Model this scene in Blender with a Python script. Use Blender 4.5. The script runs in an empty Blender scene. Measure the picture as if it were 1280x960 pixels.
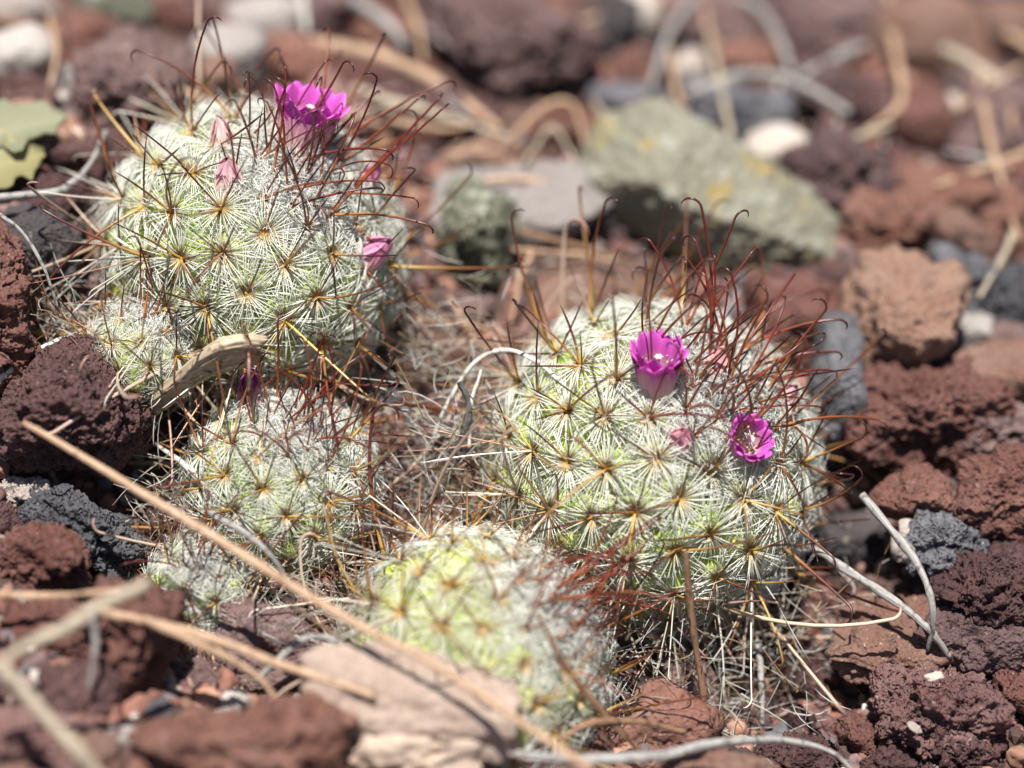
import bpy, bmesh, math, random
import numpy as np
from mathutils import Vector, Matrix, Quaternion

# ------------------------------------------------------------------ camera, sky, sun, exposure
SC = bpy.context.scene
COL = SC.collection
MM = 0.001                      # the script counts in millimetres, the scene in metres
TH = math.radians(38)           # camera looks down by this much
DIST, LENS, SENS = 395.0, 100.0, 36.0
PX = DIST * SENS / LENS / 1280  # millimetres per photograph pixel at the focus distance
FWD = np.array([0, math.cos(TH), -math.sin(TH)])
UP = np.array([0, math.sin(TH), math.cos(TH)])
RIGHT = np.array([1.0, 0, 0])
CAMP = -DIST * FWD

cd = bpy.data.cameras.new('camera')
cam = bpy.data.objects.new('camera', cd); COL.objects.link(cam)
cd.lens = LENS; cd.sensor_width = SENS; cd.clip_start = 0.01; cd.clip_end = 50
cam.location = Vector(CAMP * MM)
cam.rotation_euler = (math.pi / 2 - TH, 0, 0)
cd.dof.use_dof = True; cd.dof.focus_distance = 0.397; cd.dof.aperture_fstop = 5.8
SC.camera = cam

SUN = np.array([-0.04, -0.16, 0.97]); SUN /= np.linalg.norm(SUN)
w = bpy.data.worlds.new('World'); SC.world = w; w.use_nodes = True
nt = w.node_tree; bg = nt.nodes['Background']
sky = nt.nodes.new('ShaderNodeTexSky'); sky.sky_type = 'NISHITA'; sky.sun_disc = False
sky.sun_elevation = math.asin(SUN[2]); sky.sun_rotation = math.atan2(SUN[0], SUN[1])
nt.links.new(sky.outputs[0], bg.inputs[0]); bg.inputs[1].default_value = 0.05
sl = bpy.data.lights.new('sun', 'SUN'); sl.energy = 5.0; sl.angle = math.radians(0.53); sl.color = (1, .96, .9)
so = bpy.data.objects.new('sun', sl); COL.objects.link(so)
so.rotation_euler = Vector(SUN).to_track_quat('Z', 'Y').to_euler(); so.location = Vector(SUN) * 2
vs = SC.view_settings
SC.display_settings.display_device = 'sRGB'
vs.view_transform = 'Standard'; vs.look = 'None'; vs.gamma = 1; vs.exposure = 0.8; vs.use_curve_mapping = False
SC.render.engine = 'CYCLES'
SC.cycles.max_bounces = 8; SC.cycles.diffuse_bounces = 6; SC.cycles.transparent_max_bounces = 8
SC.cycles.use_denoising = True

R = random.Random(7)
NR = np.random.default_rng(7)

# ------------------------------------------------------------------ small maths
def nrm(v):
    v = np.asarray(v, float); return v / max(np.linalg.norm(v), 1e-9)
def ray(px, py):
    d = FWD + RIGHT * ((px - 640) * PX / DIST) + UP * ((480 - py) * PX / DIST)
    return d                      # scaled so that a step of 1 is 1 mm of depth
def at_d(px, py, dep):            # point seen at a pixel, dep mm behind the focus plane
    return CAMP + ray(px, py) * (DIST + dep)
def cam2w(v):                     # right, up, toward-camera -> world
    return nrm(RIGHT * v[0] + UP * v[1] - FWD * v[2])

def hash3(i, j, k, s):
    n = (i.astype(np.int64) * 374761393 + j.astype(np.int64) * 668265263 + k.astype(np.int64) * 2147483647 + s * 974634777) & 0xffffffff
    n = ((n ^ (n >> 13)) * 1274126177) & 0xffffffff
    n = ((n ^ (n >> 16)) * 2246822519) & 0xffffffff
    n = n ^ (n >> 15)
    return (n & 0xffffff) / float(0xffffff)
def noise3(p, s=0):
    f = np.floor(p).astype(np.int64); t = p - f; t = t * t * (3 - 2 * t)
    out = np.zeros(len(p))
    for a in (0, 1):
        for b in (0, 1):
            for c in (0, 1):
                h = hash3(f[:, 0] + a, f[:, 1] + b, f[:, 2] + c, s)
                out += h * (t[:, 0] if a else 1 - t[:, 0]) * (t[:, 1] if b else 1 - t[:, 1]) * (t[:, 2] if c else 1 - t[:, 2])
    return out * 2 - 1
def fbm(p, o=4, s=0, g=.5):
    out = np.zeros(len(p)); a = 1.0
    for k in range(o):
        out += a * noise3(p, s + k * 17); p = p * 2.03 + 11.3; a *= g
    return out
def worley(p, s=0):
    f = np.floor(p).astype(np.int64); best = np.full(len(p), 9.0); idv = np.zeros(len(p))
    for a in (-1, 0, 1):
        for b in (-1, 0, 1):
            for c in (-1, 0, 1):
                i, j, k = f[:, 0] + a, f[:, 1] + b, f[:, 2] + c
                q = np.stack([i + hash3(i, j, k, s), j + hash3(i, j, k, s + 1), k + hash3(i, j, k, s + 2)], 1)
                d = np.sqrt(((q - p) ** 2).sum(1)); m = d < best
                best[m] = d[m]; idv[m] = hash3(i, j, k, s + 3)[m]
    return best, idv

# ------------------------------------------------------------------ mesh helpers
def mk(name, V, F, mat, col=None, smooth=True):
    V = np.asarray(V, float) * MM; F = np.asarray(F, np.int32)
    me = bpy.data.meshes.new(name); k = F.shape[1]
    me.vertices.add(len(V)); me.vertices.foreach_set('co', V.ravel())
    me.loops.add(F.size); me.loops.foreach_set('vertex_index', F.ravel())
    me.polygons.add(len(F)); me.polygons.foreach_set('loop_start', np.arange(0, F.size, k, dtype=np.int32))
    me.update(calc_edges=True)
    me.polygons.foreach_set('use_smooth', np.full(len(F), smooth))
    if col is not None:
        at = me.attributes.new('Col', 'FLOAT_COLOR', 'POINT')
        c = np.ones((len(V), 4)); c[:, :3] = col; at.data.foreach_set('color', c.ravel())
    if mat: me.materials.append(mat)
    me.validate()
    return me
def ob(name, me, parent=None, loc=None, quat=None, scale=None):
    o = bpy.data.objects.new(name, me); COL.objects.link(o)
    if parent: o.parent = parent
    if loc is not None: o.location = Vector(np.asarray(loc, float) * MM)
    if quat is not None: o.rotation_mode = 'QUATERNION'; o.rotation_quaternion = quat
    if scale is not None: o.scale = (scale,) * 3 if np.isscalar(scale) else scale
    return o
def tag(o, label, cat=None, group=None, kind=None):
    o['label'] = label
    if cat: o['category'] = cat
    if group: o['group'] = group
    if kind: o['kind'] = kind
    return o
def frame(z, x=(0, 0, 1)):        # quaternion whose z is z and whose x leans to x
    z = nrm(z); x = np.asarray(x, float); x = x - z * x.dot(z)
    if np.linalg.norm(x) < 1e-4: x = np.array([1.0, 0, 0]) - z * z[0]
    x = nrm(x); y = np.cross(z, x)
    return Matrix(((x[0], y[0], z[0]), (x[1], y[1], z[1]), (x[2], y[2], z[2]))).to_quaternion()

def tube(P, rad, sides=3, flat=1.0, side=None, close=False):
    """swept tube; returns verts, tris, t along it.  rad: per point"""
    P = np.asarray(P, float); n = len(P); rad = np.broadcast_to(rad, (n,))
    T = np.gradient(P, axis=0); T /= np.linalg.norm(T, axis=1)[:, None] + 1e-12
    ref = np.array([.31, .17, .93]) if side is None else np.asarray(side, float)
    a = ref - T[0] * ref.dot(T[0]); a = nrm(a); A = []
    for i in range(n):
        a = a - T[i] * a.dot(T[i]); a = nrm(a); A.append(a)
    A = np.array(A); B = np.cross(T, A)
    ang = np.linspace(0, 2 * math.pi, sides, endpoint=False)
    V = P[:, None] + rad[:, None, None] * (np.cos(ang)[None, :, None] * A[:, None] + flat * np.sin(ang)[None, :, None] * B[:, None])
    V = V.reshape(-1, 3); F = []
    for i in range(n - 1):
        for j in range(sides):
            p, q = i * sides + j, i * sides + (j + 1) % sides
            F += [(p, q, q + sides), (p, q + sides, p + sides)]
    for j in range(1, sides - 1):
        F.append((0, j + 1, j)); b = (n - 1) * sides; F.append((b, b + j, b + j + 1))
    t = np.repeat(np.linspace(0, 1, n), sides)
    return V, np.array(F, np.int32), t
def join(parts):
    V, F, C, o = [], [], [], 0
    for v, f, c in parts:
        V.append(v); F.append(f + o); C.append(c); o += len(v)
    return np.concatenate(V), np.concatenate(F), np.concatenate(C)
def ramp(t, stops):
    xs = [s[0] for s in stops]
    return np.stack([np.interp(t, xs, [s[1][k] for s in stops]) for k in range(3)], 1)
_ico = {}
def ico(sub):
    if sub not in _ico:
        bm = bmesh.new(); bmesh.ops.create_icosphere(bm, subdivisions=sub, radius=1)
        V = np.array([v.co[:] for v in bm.verts]); F = np.array([[v.index for v in f.verts] for f in bm.faces], np.int32)
        V /= np.linalg.norm(V, axis=1)[:, None]; _ico[sub] = (V, F); bm.free()
    return _ico[sub]
def spline(P, n):                 # Catmull-Rom
    P = np.asarray(P, float)
    if len(P) == 2: return P[0] + (P[1] - P[0]) * np.linspace(0, 1, n)[:, None]
    Q = np.vstack([2 * P[0] - P[1], P, 2 * P[-1] - P[-2]]); m = len(P) - 1; out = []
    for u in np.linspace(0, m - 1e-6, n):
        i = int(u); t = u - i; a, b, c, d = Q[i:i + 4]
        out.append(.5 * (2 * b + (c - a) * t + (2 * a - 5 * b + 4 * c - d) * t * t + (3 * b - a - 3 * c + d) * t ** 3))
    return np.array(out)

# ------------------------------------------------------------------ materials
def newmat(name):
    m = bpy.data.materials.new(name); m.use_nodes = True
    n = m.node_tree.nodes; l = m.node_tree.links
    return m, n, l, n['Principled BSDF']
def N(n, t, **kw):
    x = n.new(t)
    for k, v in kw.items():
        if k.startswith('i_'): x.inputs[k[2:].replace('_', ' ')].default_value = v
        else: setattr(x, k, v)
    return x
def mixc(n, l, fac, a, b, mode='MIX'):
    x = n.new('ShaderNodeMix'); x.data_type = 'RGBA'; x.blend_type = mode
    for s, v in ((0, fac), (6, a), (7, b)):
        if hasattr(v, 'links'): l.new(v, x.inputs[s])
        elif s == 0: x.inputs[0].default_value = v
        else: x.inputs[s].default_value = (*v, 1)
    return x.outputs[2]
def maprange(n, l, src, a, b, c=0., d=1.):
    x = n.new('ShaderNodeMapRange'); l.new(src, x.inputs[0])
    for i, v in enumerate((a, b, c, d)): x.inputs[i + 1].default_value = v
    return x.outputs[0]
def rock_mat(name, c1, c2, c3, pit=.5, dust=None, lichen=None, fine=1.0):
    m, n, l, b = newmat(name)
    tc = n.new('ShaderNodeTexCoord'); oi = n.new('ShaderNodeObjectInfo')
    ad = N(n, 'ShaderNodeVectorMath', operation='ADD'); sc_ = N(n, 'ShaderNodeVectorMath', operation='SCALE')
    l.new(oi.outputs['Random'], sc_.inputs['Scale']); sc_.inputs[0].default_value = (.7, 1.3, .4)
    l.new(tc.outputs['Object'], ad.inputs[0]); l.new(sc_.outputs[0], ad.inputs[1]); co = ad.outputs[0]
    def noise(s, d=5, r=.55):
        x = N(n, 'ShaderNodeTexNoise'); x.inputs['Scale'].default_value = s; x.inputs['Detail'].default_value = d
        x.inputs['Roughness'].default_value = r; l.new(co, x.inputs['Vector']); return x.outputs[0]
    big = noise(130, 6, .6); mid = noise(520, 5, .65); sm = noise(2600, 4, .6)
    c = mixc(n, l, maprange(n, l, big, .36, .64), c1, c2)
    c = mixc(n, l, maprange(n, l, mid, .5, .72), c, c3)
    c = mixc(n, l, maprange(n, l, sm, .3, .7, .0, .55), c, tuple(x * .5 for x in c1))
    sp = maprange(n, l, noise(1500, 3, .5), .68, .74)
    c = mixc(n, l, sp, c, tuple(min(1, x * 1.7 + .06) for x in c2))
    if dust:
        c = mixc(n, l, maprange(n, l, noise(330, 6, .7), .60, .72, 0, .7), c, dust)
    if lichen:
        for k, (lc, s, lo) in enumerate(lichen):
            c = mixc(n, l, maprange(n, l, noise(s, 5, .6), lo, lo + .09), c, lc)
    hs = n.new('ShaderNodeHueSaturation'); l.new(c, hs.inputs['Color'])
    l.new(maprange(n, l, oi.outputs['Random'], 0, 1, .56, 1.1), hs.inputs['Value']); hs.inputs['Saturation'].default_value = 1.06
    l.new(maprange(n, l, oi.outputs['Random'], 0, 1, .492, .51), hs.inputs['Hue'])
    l.new(hs.outputs[0], b.inputs['Base Color'])
    b.inputs['Roughness'].default_value = .85; b.inputs['Specular IOR Level'].default_value = .3
    vo = N(n, 'ShaderNodeTexVoronoi'); vo.inputs['Scale'].default_value = 1500; l.new(co, vo.inputs['Vector'])
    pitv = maprange(n, l, vo.outputs['Distance'], .1, .5)
    h = N(n, 'ShaderNodeMath', operation='MULTIPLY_ADD'); l.new(pitv, h.inputs[0]); h.inputs[1].default_value = pit
    l.new(sm, h.inputs[2])
    bp = n.new('ShaderNodeBump'); bp.inputs['Strength'].default_value = fine; bp.inputs['Distance'].default_value = .00045
    l.new(h.outputs[0], bp.inputs['Height']); l.new(bp.outputs[0], b.inputs['Normal'])
    return m
RM = {
 'maroon': rock_mat('lava_maroon', (.105, .055, .053), (.19, .105, .098), (.07, .045, .048), 1.2, dust=(.26, .15, .13)),
 'red':    rock_mat('lava_red', (.20, .090, .070), (.29, .155, .128), (.12, .064, .06), .9, dust=(.36, .26, .22)),
 'orange': rock_mat('lava_orange', (.285, .16, .12), (.37, .245, .195), (.20, .118, .10), .6),
 'purple': rock_mat('lava_purple', (.155, .094, .092), (.24, .16, .152), (.105, .068, .072), .8, dust=(.34, .25, .22)),
 'grey':   rock_mat('lava_bluegrey', (.125, .123, .138), (.22, .215, .23), (.085, .078, .088), 1.2),
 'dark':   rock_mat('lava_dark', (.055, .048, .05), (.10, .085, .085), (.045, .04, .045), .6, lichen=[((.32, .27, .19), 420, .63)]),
 'mauve':  rock_mat('lava_mauve', (.27, .145, .13), (.40, .26, .235), (.17, .11, .11), 1.2),
 'tan':    rock_mat('stone_tan', (.48, .36, .29), (.57, .46, .385), (.36, .25, .215), .15, fine=.5),
 'pale':   rock_mat('stone_pale', (.50, .42, .38), (.6, .54, .5), (.34, .24, .22), .3),
 'slab':   rock_mat('stone_slab', (.38, .34, .315), (.45, .41, .385), (.33, .28, .26), .1, fine=.4),
 'white':  rock_mat('stone_white', (.50, .43, .38), (.58, .53, .48), (.44, .32, .28), .1, fine=.4),
 'lichen': rock_mat('stone_lichen', (.38, .365, .27), (.47, .455, .355), (.29, .28, .21), .3,
                    lichen=[((.52, .53, .45), 210, .58), ((.47, .38, .17), 170, .57), ((.26, .22, .16), 330, .68)]),
 'moss':   rock_mat('stone_moss', (.14, .14, .10), (.21, .21, .155), (.09, .088, .07), .5,
                    lichen=[((.42, .44, .36), 330, .55), ((.10, .09, .075), 300, .6)]),
}
m, n, l, b = newmat('soil')
tc = n.new('ShaderNodeTexCoord'); x = N(n, 'ShaderNodeTexNoise'); x.inputs['Scale'].default_value = 260; x.inputs['Detail'].default_value = 8
l.new(tc.outputs['Object'], x.inputs['Vector'])
l.new(mixc(n, l, maprange(n, l, x.outputs[0], .35, .65), (.045, .028, .023), (.095, .054, .042)), b.inputs['Base Color'])
b.inputs['Roughness'].default_value = .95
bp = n.new('ShaderNodeBump'); bp.inputs['Distance'].default_value = .001; l.new(x.outputs[0], bp.inputs['Height']); l.new(bp.outputs[0], b.inputs['Normal'])
SOIL = m

def vcol_mat(name, rough=.4, trans=.3, spec=.4, mul=1.0, vary=0.0, sss=0.0):
    m, n, l, b = newmat(name)
    a = N(n, 'ShaderNodeAttribute', attribute_name='Col'); c = a.outputs['Color']
    if vary:
        oi = n.new('ShaderNodeObjectInfo'); hs = n.new('ShaderNodeHueSaturation'); l.new(c, hs.inputs['Color'])
        l.new(maprange(n, l, oi.outputs['Random'], 0, 1, 1 - vary, 1 + vary), hs.inputs['Value'])
        l.new(maprange(n, l, oi.outputs['Random'], 0, 1, .5 - vary * .09, .5 + vary * .06), hs.inputs['Hue']); c = hs.outputs[0]
    l.new(c, b.inputs['Base Color']); b.inputs['Roughness'].default_value = rough
    b.inputs['Specular IOR Level'].default_value = spec
    if sss:
        b.inputs['Subsurface Weight'].default_value = sss; b.inputs['Subsurface Radius'].default_value = (1, 1, .3)
        b.inputs['Subsurface Scale'].default_value = .0012
    if trans:
        t = n.new('ShaderNodeBsdfTranslucent'); l.new(c, t.inputs['Color'])
        mx = n.new('ShaderNodeMixShader'); mx.inputs[0].default_value = trans
        l.new(b.outputs[0], mx.inputs[1]); l.new(t.outputs[0], mx.inputs[2]); l.new(mx.outputs[0], n['Material Output'].inputs[0])
    return m
SPINE = vcol_mat('spine', .3, .42, .5)
HOOK = vcol_mat('hooked_spine', .28, .12, .5, vary=.25)
FLESH = vcol_mat('cactus_flesh', .45, 0, .35, vary=.22, sss=.35)
PETAL = vcol_mat('petal', .45, .45, .3)
WOOL = vcol_mat('wool', .9, .5, .1)
AREOLE = vcol_mat('areole', .8, .2, .2)
def wood_mat(name, c1, c2, dark, grain=(1, 1, .12), s=900):
    m, n, l, b = newmat(name)
    a = N(n, 'ShaderNodeAttribute', attribute_name='Col')   # r,g = around, along
    mp = N(n, 'ShaderNodeMapping'); mp.inputs['Scale'].default_value = (18, 5, 1); l.new(a.outputs['Vector'], mp.inputs[0])
    x = N(n, 'ShaderNodeTexNoise'); x.inputs['Scale'].default_value = 1.0; x.inputs['Detail'].default_value = 6; l.new(mp.outputs[0], x.inputs['Vector'])
    tc = n.new('ShaderNodeTexCoord'); y = N(n, 'ShaderNodeTexNoise'); y.inputs['Scale'].default_value = s; y.inputs['Detail'].default_value = 5
    l.new(tc.outputs['Object'], y.inputs['Vector'])
    c = mixc(n, l, maprange(n, l, x.outputs[0], .35, .65), c1, c2)
    c = mixc(n, l, maprange(n, l, y.outputs[0], .52, .66), c, dark)
    l.new(c, b.inputs['Base Color']); b.inputs['Roughness'].default_value = .7
    bp = n.new('ShaderNodeBump'); bp.inputs['Distance'].default_value = .0002; bp.inputs['Strength'].default_value = .6
    l.new(x.outputs[0], bp.inputs['Height']); l.new(bp.outputs[0], b.inputs['Normal'])
    return m
WM = {
 'straw': wood_mat('straw', (.36, .22, .135), (.50, .35, .235), (.26, .15, .09)),
 'grey':  wood_mat('weathered_stem', (.21, .195, .18), (.37, .355, .335), (.12, .105, .09)),
 'white': wood_mat('bleached_stem', (.42, .39, .34), (.62, .6, .55), (.26, .22, .17)),
 'brown': wood_mat('brown_stem', (.17, .09, .05), (.27, .155, .09), (.09, .05, .03)),
 'dark':  wood_mat('dark_stem', (.05, .045, .04), (.12, .11, .1), (.02, .02, .02)),
 'drift': wood_mat('dead_wood', (.22, .16, .10), (.50, .41, .29), (.12, .085, .05)),
 'beige': wood_mat('beige_stem', (.32, .265, .19), (.44, .375, .28), (.2, .16, .115)),
}

# ------------------------------------------------------------------ terrain: a stony slope
CACT = {  # px, py, areole radius mm, depth mm of centre, apex (right, up, toward camera), spacing mm, label
 'A': (312, 322, 21.6, 22, (.42, .56, .71), 6.9),
 'B': (810, 590, 24.0, 20, (.40, .58, .71), 7.0),
 'C': (352, 612, 13.6, 10, (.22, .72, .66), 5.3),
 'D': (590, 834, 18.8, -1, (.70, .52, .50), 6.5),
 'E': (250, 742, 7.6, 2, (.1, .6, .8), 4.8),
 'F': (178, 446, 7.5, 9, (.30, .88, .36), 4.2),
}
ctl = [(0, 0, 80), (320, 0, 92), (640, 0, 108), (960, 0, 112), (1280, 0, 112),
       (0, 130, 48), (0, 250, 20), (200, 120, 52), (560, 200, 62), (640, 310, 46), (900, 250, 60), (1280, 250, 66),
       (1100, 420, 38), (1280, 420, 44), (1150, 600, 25), (1280, 600, 27), (1240, 740, 17), (1120, 780, 18), (1180, 930, 4),
       (1060, 700, 27), (940, 830, 28), (890, 900, 10), (930, 960, -4), (20, 420, 14), (90, 560, 12), (90, 700, 4), (0, 640, -1),
       (30, 760, -14), (110, 860, -22), (0, 960, -34), (250, 960, -30), (330, 850, -4), (500, 920, -14), (640, 1000, -16), (800, 980, -10),
       (540, 600, 16), (560, 460, 34), (480, 690, 10), (340, 760, 6)]
pts = [at_d(*c) for c in ctl]
pts += [np.array(p, float) for p in ((-260, 330, 0), (0, 360, -6), (260, 330, -16), (-260, 0, 4), (260, 0, -30), (-240, -170, -34), (0, -190, -52), (240, -170, -60))]
pts = np.array(pts)
def _tps(r2): return np.where(r2 > 1e-9, .5 * r2 * np.log(r2 + 1e-12), 0)
_X = pts[:, :2] / 100
_K = _tps(((_X[:, None] - _X[None]) ** 2).sum(2)) + np.eye(len(_X)) * .004
_Pm = np.hstack([np.ones((len(_X), 1)), _X])
_S = np.linalg.solve(np.block([[_K, _Pm], [_Pm.T, np.zeros((3, 3))]]), np.concatenate([pts[:, 2], np.zeros(3)]))
def hgt(xy):
    xy = np.atleast_2d(np.asarray(xy, float)); q = np.clip(xy, (-330, -240), (330, 430)) / 100
    k = _tps(((q[:, None] - _X[None]) ** 2).sum(2))
    return k @ _S[:-3] + np.hstack([np.ones((len(q), 1)), q]) @ _S[-3:]
_hx = np.arange(-330, 331, 2.0); _hy = np.arange(-240, 431, 2.0)
_HG = np.vstack([hgt(np.column_stack([_hx, np.full(len(_hx), y_)])) for y_ in _hy])
def hfast(xy):
    fx = np.clip((xy[:, 0] + 330) / 2, 0, len(_hx) - 1.001); fy = np.clip((xy[:, 1] + 240) / 2, 0, len(_hy) - 1.001)
    i = fx.astype(int); j = fy.astype(int); a = fx - i; b_ = fy - j
    return _HG[j, i] * (1 - a) * (1 - b_) + _HG[j, i + 1] * a * (1 - b_) + _HG[j + 1, i] * (1 - a) * b_ + _HG[j + 1, i + 1] * a * b_
def hit(px, py, lift=0.0):        # where the sight line of a pixel meets the ground raised by lift
    deps = np.arange(-120, 420, 1.0); P = CAMP + ray(px, py)[None] * (DIST + deps)[:, None]
    g = P[:, 2] - hfast(P[:, :2]) - lift
    i = np.argmax(g < 0)
    return P[i] if g[i] < 0 else P[-1], deps[i]

gx = np.concatenate([np.linspace(-1500, -330, 8)[:-1], np.linspace(-330, 330, 190), np.linspace(330, 1500, 8)[1:]])
gy = np.concatenate([np.linspace(-900, -240, 6)[:-1], np.linspace(-240, 430, 190), np.linspace(430, 3000, 8)[1:]])
GX, GY = np.meshgrid(gx, gy); P2 = np.stack([GX.ravel(), GY.ravel()], 1)
Z = hgt(P2) - 1.0
p3 = np.column_stack([P2 / 9, np.zeros(len(P2))]); Z += fbm(p3, 4, 3) * 1.6
nx, ny = len(gx), len(gy); ii = np.arange(nx * ny).reshape(ny, nx)
Fq = np.stack([ii[:-1, :-1].ravel(), ii[:-1, 1:].ravel(), ii[1:, 1:].ravel(), ii[1:, :-1].ravel()], 1)
g = ob('ground', mk('ground', np.column_stack([P2, Z]), Fq, SOIL)); g['kind'] = 'structure'
tag(g, 'dark reddish brown soil between the stones', 'ground')

# ------------------------------------------------------------------ stones
WEDGE = np.array([(0, -.42, .9, .60), (-.95, -.1, .35, .86), (.55, -.2, .85, .72), (.1, -1, -.15, .70), (0, 1, .3, .9), (-.55, -.62, -.4, .74), (.9, -.4, .0, .95), (.2, .4, .9, .66)])
def rock(seed, rad, sub=4, planes=11, p=9, rough=.10, pits=0.0, pitsize=1.3, chunk=.18):
    rg = np.random.default_rng(seed); D, F = ico(sub)
    nn = rg.normal(size=(planes, 3)); nn /= np.linalg.norm(nn, axis=1)[:, None]
    if planes == 0: nn = WEDGE[:, :3] / np.linalg.norm(WEDGE[:, :3], axis=1)[:, None]
    nn = np.vstack([nn, np.eye(3), -np.eye(3)]); h = np.concatenate([rg.uniform(.72, 1.05, planes), rg.uniform(.9, 1.05, 6)])
    if planes == 0: h = np.concatenate([WEDGE[:, 3], np.full(6, 1.0)])
    dots = np.clip(D @ nn.T, 0, None) / h
    r = (dots ** p).sum(1) ** (-1 / p)
    r *= 1 + chunk * fbm(D * 1.5 + seed % 97, 3, seed)
    V = D * r[:, None]
    V = (V - (V.max(0) + V.min(0)) / 2) / ((V.max(0) - V.min(0)) / 2)
    V = V * np.asarray(rad)
    s = float(np.mean(rad)); off = (seed % 31) * 3.7
    nv = nrm_rows(V / np.asarray(rad) ** 2)
    d = s * rough * fbm(V / (s * .45) + off, 4, seed + 5, .55)
    d += .03 * s * fbm(V / (s * .1) + off, 3, seed + 9, .6)
    if pits:
        for ps, am in ((pitsize * 2.3, .8), (pitsize, .95), (pitsize * .48, .8)):
            f1, idv = worley(V / ps + off, seed + int(ps * 10))
            rr = .25 + .35 * idv
            d -= pits * ps * .62 * am * np.clip(1 - (f1 / rr) ** 2, 0, 1) ** .6 * (idv > .25)
        d += pits * .16 * fbm(V / .35 + off, 2, seed + 77)
    return V + nv * d[:, None], F
def nrm_rows(a): return a / (np.linalg.norm(a, axis=1)[:, None] + 1e-12)

LAND = []
STONES = []   # xyz, radius
def stone(px, py, rx, ry, mat, label, style='lava', dep=None, sub=4, flat=1.0, rot=0.0, seed=None, cat='stone', group=None, sink=.45, name='lava_stone', tilt=0):
    seed = seed if seed is not None else int(px * 7 + py * 13)
    if dep is not None and px > 990 and 12 <= dep < 50: dep -= 6; rx *= 1.07; ry *= 1.07
    k = (DIST + (dep or 0)) * PX / DIST
    a, c = rx * k, ry * k
    if dep is None:
        P, dd = hit(px, py, c * (1 - sink) * flat); k = (DIST + dd) * PX / DIST; a, c = rx * k, ry * k
    else: P = at_d(px, py, dep)
    bdep = (a + c) / 2
    # vertical image extent of an ellipsoid (a, b, cz) is sqrt((b sin)^2 + (cz cos)^2)
    cz = c * flat
    bb = math.sqrt(max((c ** 2 - (cz * math.cos(TH)) ** 2), (.35 * c) ** 2)) / math.sin(TH) if flat != 1 else c * 1.0
    kw = dict(planes=11, p=9, rough=.10, pits=0, chunk=.18)
    if style == 'lava': kw.update(pits=1.15, pitsize=1.2, rough=.15)
    if style == 'round': kw.update(pits=1.0, pitsize=1.25, rough=.07, p=5, chunk=.07)
    if style == 'soft': kw.update(pits=.35, pitsize=2.0, rough=.12)
    if style == 'block': kw.update(planes=8, p=16, rough=.05, pits=0, chunk=.12)
    if style == 'wedge': kw.update(planes=0, p=22, rough=.035, chunk=.05)
    if style == 'pebble': kw.update(planes=14, p=5, rough=.03, chunk=.1)
    V, F = rock(seed, (a, bb, cz), sub=sub + 1, **kw)
    o = ob(name, mk(name, V, F, RM[mat]), loc=P)
    o.rotation_euler = (0, math.radians(rot), 0) if not tilt else (math.radians(tilt), math.radians(rot), 0)
    tag(o, label, cat, group); STONES.append((P, max(a, bb))); LAND.append((P, label, rx))
    return o
exec_stones = True
# stones that the photograph shows crisply
stone(93, 512, 98, 92, 'maroon', 'dark maroon pitted lava stone beside the dead wood chip', 'round', dep=5, sub=6)
stone(1172, 890, 86, 74, 'mauve', 'reddish mauve rough lava stone with a white chip on it', dep=6, sub=6)
stone(1200, 935, 60, 55, 'maroon', 'grey maroon pitted lava stone below the rough stone with the white chip', dep=3, sub=5)
stone(96, 668, 86, 56, 'grey', 'blue grey pitted lava stone under the dark maroon stone', dep=2, sub=6)
stone(22, 625, 48, 34, 'pale', 'whitish pink rough stone beside the blue grey lava stone', dep=5, sub=5)
stone(2, 385, 44, 92, 'red', 'red brown lava stone leaning on the dark speckled stone', dep=9, sub=6)
stone(42, 325, 66, 66, 'dark', 'dark grey smooth stone with beige lichen specks', 'soft', dep=16, sub=5)
stone(352, 815, 92, 48, 'purple', 'purple brown stone under the curved grey stem', 'soft', dep=-5, sub=5)
stone(1240, 738, 74, 62, 'maroon', 'dark maroon pitted stone behind the blue grey pebble stone', dep=14, sub=5)
stone(1178, 680, 58, 36, 'grey', 'dark blue grey stone beside the cream pebbles', dep=17, sub=5)
stone(1142, 622, 50, 34, 'red', 'small red round stone in front of the overhanging boulder', 'soft', dep=20, sub=5)
stone(1250, 618, 58, 50, 'red', 'knobbly red brown stone right of the small red round stone', dep=20, sub=5)
stone(1112, 792, 78, 52, 'orange', 'flat orange brown stone crossed by spine shadows', 'soft', dep=17, sub=5, flat=.6)
stone(1215, 800, 70, 40, 'purple', 'smooth purple stone behind the rough stone with the white chip', 'soft', dep=12, sub=5)
stone(1262, 862, 28, 34, 'red', 'small red stone touching the rough stone with the white chip', 'soft', dep=5, sub=4)
stone(1128, 686, 15, 16, 'white', 'pair of cream pebbles beside the grey stem, lower one', 'pebble', dep=16, sub=4, name='pebble', cat='pebble')
stone(1139, 664, 15, 13, 'white', 'pair of cream pebbles beside the grey stem, upper one', 'pebble', dep=17, sub=4, name='pebble', cat='pebble')
stone(1160, 520, 105, 72, 'red', 'large rugged red brown boulder with dark hollows', dep=34, sub=6)
stone(1125, 410, 74, 84, 'orange', 'upright tan red block behind the rugged boulder', 'soft', dep=40, sub=5)
stone(1245, 478, 72, 46, 'orange', 'orange tan rounded stone beside the upright block', 'pebble', dep=38, sub=5)
stone(1235, 540, 70, 40, 'purple', 'purple stone under the orange tan rounded stone', 'lava', dep=30, sub=5)
stone(1040, 500, 36, 80, 'grey', 'smooth slate grey stone behind the right cactus', 'block', dep=36, sub=4)
stone(1000, 410, 66, 62, 'red', 'red stone between the right cactus and the lichen stone', 'soft', dep=46, sub=4)
stone(730, 375, 96, 60, 'orange', 'smooth pinkish stone behind the right cactus crown', 'pebble', dep=48, sub=4)
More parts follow.
